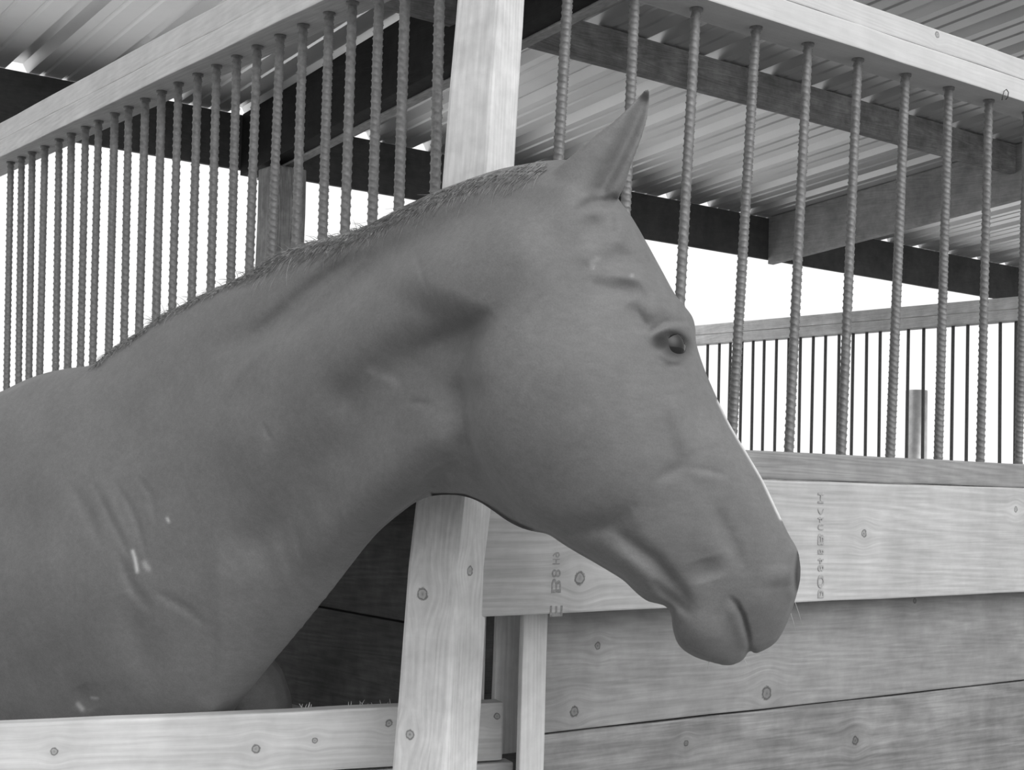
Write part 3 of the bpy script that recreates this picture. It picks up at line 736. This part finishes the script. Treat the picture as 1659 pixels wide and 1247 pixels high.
def step(pts, trans, decay, amp, sig=60):
    '''drop on one side of a curve, fading away from it and towards its ends'''
    p = np.array(pts, float); d = sided(pts, X, Y, trans); w = 1 / (1 + np.exp(-np.clip(d / trans, -30, 30)))
    L = np.concatenate([[0], np.cumsum(np.hypot(*np.diff(p, axis=0).T))]); bt = np.full(X.shape, 1e9); al = np.zeros(X.shape)
    for k, (a, b) in enumerate(zip(p[:-1], p[1:])):
        e = b - a; t = np.clip(((X - a[0]) * e[0] + (Y - a[1]) * e[1]) / (e @ e), 0, 1); q = np.hypot(X - a[0] - t * e[0], Y - a[1] - t * e[1]); m = q < bt; bt[m] = q[m]; al[m] = (L[k] + t * (L[k + 1] - L[k]))[m]
    fade = np.clip(np.minimum(al, L[-1] - al) / sig, 0, 1); fade = fade * fade * (3 - 2 * fade)
    return amp * w * np.exp(-np.maximum(d, 0) / decay) * fade
acc += step([(800, 500), (772, 560), (757, 610), (756, 670), (768, 735), (800, 790), (850, 838), (900, 858)], 5, 150, -40, 60)
acc += step([(880, 850), (930, 864), (985, 852), (1025, 825)], 5, 45, -9, 40)
acc += step([(835, 838), (890, 862), (950, 895), (1000, 928), (1052, 962)], 5, 60, -13, 50)
acc += step([(664, 812), (688, 778), (712, 756), (748, 740)], 4, 70, -11, 25)
acc += 17 * np.exp(-(np.hypot((X - 905) / 165, (Y - 690) / 172)) ** 4)                         # cheek
acc += -12 * np.exp(-(np.hypot((X - 1087) / 30, (Y - 557 - .12 * (X - 1089)) / 18)) ** 6)        # eye opening
ear = (Y < 330) & (X > 900)
# hollow of the near ear
eg = segd([(1043, 165), (1022, 215), (998, 262), (975, 305)], X, Y)
acc += np.where(ear, -20 * np.exp(-.5 * (eg / 10) ** 2), 0)
# flatten the effect towards the outline so the silhouette stays put
edge = np.clip((depth_mid(X) - vz[nn_]) / .02, 0, 1)
acc *= np.where(ear, 1, edge)
acc = np.maximum(acc, np.where(ear | (X > 700), -60, -.6 * 1000 * (depth_mid(X) - vz[nn_])))
acc += -5 * np.exp(-.5 * (segd([(1294, 893), (1289, 908), (1287, 930), (1289, 955)], X, Y) / 3.0) ** 2) + 4 * np.exp(-.5 * (segd([(1281, 895), (1279, 930), (1282, 960)], X, Y) / 6) ** 2)
view_d = (co[nn_] - CAM); view_d /= np.linalg.norm(view_d, axis=1)[:, None]
co[nn_] -= view_d * (acc / 1000)[:, None]

# coat: markings that belong to the horse
def g(pts, s): return np.exp(-.5 * (segd(pts, vx, vy) / s) ** 2)
coat = np.ones(nv)
coat *= 1 - .22 * np.exp(-.5 * (np.hypot((vx - 1205) / 75, (vy - 985) / 75)) ** 2)                # darker muzzle
lidskin = np.maximum(np.exp(-(np.hypot((vx - 1073) / 19, (vy - 555) / 13)) ** 4), np.exp(-(np.hypot((vx - 1096) / 25, (vy - 558) / 24)) ** 4))
coat *= 1 - .72 * lidskin * near
nost = np.exp(-(segd([(1296, 898), (1293, 930), (1294, 952)], vx, vy) / 6.0) ** 4)
coat *= 1 - .72 * nost * near
face = [(1139, 590), (1160, 640), (1185, 690), (1212, 735), (1236, 776), (1262, 830)]
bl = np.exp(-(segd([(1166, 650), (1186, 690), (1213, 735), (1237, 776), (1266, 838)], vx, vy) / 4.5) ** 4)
dirt = 2.0 * g([(215, 893), (219, 905), (222, 925)], 2.2) + 1.0 * g([(234, 912), (240, 921)], 3.5) + 1.6 * g([(271, 840), (273, 844)], 2.0) + 1.2 * g([(127, 1141), (133, 1148)], 3) \
    + .8 * g([(148, 1130), (158, 1131)], 1.6) + .5 * g([(960, 425), (968, 420)], 4) + .9 * g([(961, 434)], 1.5) + .7 * g([(1024, 446)], 2.2) + .35 * g([(600, 600), (640, 618)], 6)
coat = np.where(near, coat * (1 + dirt), coat)
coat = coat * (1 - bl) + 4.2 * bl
hme.vertices.foreach_set('co', co.astype(np.float32).ravel()); hme.update()
at_ = hme.attributes.new('coat', 'FLOAT', 'POINT'); at_.data.foreach_set('value', coat.astype(np.float32))
hme.polygons.foreach_set('use_smooth', [True] * len(hme.polygons))

s = NT('horse_coat'); p = s.n('ShaderNodeTexCoord').outputs['Object']
an = s.n('ShaderNodeAttribute', attribute_name='coat')
mph = s.n('ShaderNodeMapping'); s.l(p, mph.inputs[0]); mph.inputs['Rotation'].default_value = (0, .6, -.9); mph.inputs['Scale'].default_value = (1, 5, 5)
st = s.noise(mph.outputs[0], 26, 5, .62).outputs[0]
n1 = s.noise(p, 420, 3, .6).outputs[0]; n2 = s.noise(p, 14, 4, .55).outputs[0]; n3 = s.noise(p, 70, 3, .6).outputs[0]
f = s.math('MULTIPLY', an.outputs['Fac'], s.rng(n2, .3, .7, .93, 1.07))
f = s.math('MULTIPLY', f, s.rng(st, .3, .7, .93, 1.07)); f = s.math('MULTIPLY', f, s.rng(n1, .25, .75, .9, 1.1)); f = s.math('MULTIPLY', f, s.rng(n3, .3, .7, .96, 1.04))
f = s.math('MULTIPLY', f, .185)
s.l(s.grey(f), s.p.inputs['Base Color']); s.p.inputs['Roughness'].default_value = .62; s.p.inputs['Specular IOR Level'].default_value = .22
s.p.inputs['Sheen Weight'].default_value = .12; s.p.inputs['Sheen Roughness'].default_value = .4
s.bump(s.math('ADD', n1, s.math('MULTIPLY', n3, .6)), .22, .0012)
M_HORSE = s.m
horse = link('horse', hme, M_HORSE)
tag(horse, 'short-coated horse standing behind the gate board, neck arched and head turned right past the post', 'horse')

# eye
def uv_ball(name, c, r, mat, parent, scale=(1, 1, 1)):
    bm = bmesh.new(); bmesh.ops.create_uvsphere(bm, u_segments=40, v_segments=24, radius=r)
    o = from_bm(name, bm, mat, parent, c, True); o.scale = scale; return o
s = NT('horse_eye'); s.p.inputs['Base Color'].default_value = (.02, .02, .02, 1); s.p.inputs['Roughness'].default_value = .06; s.p.inputs['Specular IOR Level'].default_value = .42
M_EYE = s.m
# sit the ball in its socket
k = np.argmin(np.where(near, np.hypot(vx - 1090, vy - 557), 1e9)); ed = (co[k] - CAM) @ FW
uv_ball('eye', P(at(1079, 562, ed + .026 - .0058)), .026, M_EYE, horse)['label'] = 'dark glossy eye'

# mane: short wispy hair along the crest
s = NT('mane_hair'); p = s.n('ShaderNodeTexCoord').outputs['Object']
f = s.math('MULTIPLY', s.rng(s.noise(p, 90, 3).outputs[0], .3, .7, .75, 1.25), .30); s.l(s.grey(f), s.p.inputs['Base Color']); s.p.inputs['Roughness'].default_value = .5
M_MANE = s.m
crest = dense([(160, 584), (185, 562), (210, 546), (240, 526), (265, 508), (300, 490), (340, 470), (380, 452), (420, 432), (455, 408), (490, 394), (540, 382), (590, 366), (630, 346), (670, 326),
               (710, 308), (760, 289), (810, 273), (850, 265), (890, 259)], 3.0, True)
tree_co = co[near]; tvx, tvy, tvz = vx[near], vy[near], ((co - CAM) @ FW)[near]
cell = {}
for i_, (a_, b_) in enumerate(zip((tvx // 6).astype(int), (tvy // 6).astype(int))):
    if (a_, b_) not in cell or tvz[i_] < tvz[cell[(a_, b_)]]: cell[(a_, b_)] = i_
def surf(px, py):
    for rr in range(0, 4):
        best = [cell[(a_, b_)] for a_ in range(int(px // 6) - rr, int(px // 6) + rr + 1) for b_ in range(int(py // 6) - rr, int(py // 6) + rr + 1) if (a_, b_) in cell]
        if best: return min(tvz[b] for b in best)
    return float(depth_mid(px))
bm = bmesh.new(); r2 = random.Random(3)
def strand(bm, pts, r):
    pts = [Vector(p) for p in pts]; rings = []
    for i, p in enumerate(pts):
        t = (pts[min(i + 1, len(pts) - 1)] - pts[max(i - 1, 0)]).normalized(); u = t.cross(P(FW)).normalized(); v = t.cross(u)
        rr = r * (1 - .75 * i / (len(pts) - 1))
        rings.append([bm.verts.new(p + (u * math.cos(2.094 * k) + v * math.sin(2.094 * k)) * rr) for k in range(3)])
    for i in range(len(pts) - 1):
        for k in range(3): bm.faces.new((rings[i][k], rings[i][(k + 1) % 3], rings[i + 1][(k + 1) % 3], rings[i + 1][k]))
for i in range(1700):
    x, y = crest[r2.randrange(len(crest))]
    x += r2.uniform(-2, 2)
    thick = 1.0 if x > 430 else .45
    if x < 430 and r2.random() < .5: continue
    L = r2.uniform(22, 78) * thick; ang = math.radians(r2.gauss(146, 9))         # down and back, lying along the near side
    y0 = y + r2.uniform(1, 16) * thick; pts = []
    bend = r2.uniform(-.35, .1)
    for k in range(6):
        t = k / 5; a_ = ang + bend * t
        xx = x + L * t * math.cos(a_); yy = y0 + L * t * math.sin(a_) * .85
        pts.append(at(xx, yy, surf(xx, yy) - .0004 - .0016 * r2.random() * (1 - t)))
    strand(bm, pts, r2.uniform(.0003, .0006))
for i in range(260):                                                                # flyaway hairs standing off the crest
    x, y = crest[r2.randrange(int(len(crest) * .62))]
    L = r2.uniform(6, 26) if x > 240 else r2.uniform(3, 9)
    ang = math.radians(r2.gauss(205, 28)); d0 = float(depth_mid(x)) + r2.uniform(-.015, .015); pts = []
    for k in range(5):
        t = k / 4; pts.append(at(x + L * t * math.cos(ang), y + 2 + L * t * math.sin(ang) + 7 * t * t, d0))
    strand(bm, pts, r2.uniform(.0004, .0007))
from_bm('mane', bm, M_MANE, horse)['label'] = 'thin wispy mane along the crest'
# whiskers at the lips
for (x, y, dx, dy) in ((1288, 975, 12, 38), (1280, 990, 10, 34), (1205, 1066, 8, 16), (1150, 1066, -4, 18)):
    d0 = float(depth_mid(x))
    tube('whisker', [at(x, y, d0), at(x + dx * .5, y + dy * .45, d0), at(x + dx, y + dy, d0)], .0004, M_SPLINT, horse, 4, [.0004, .0003, .0002])
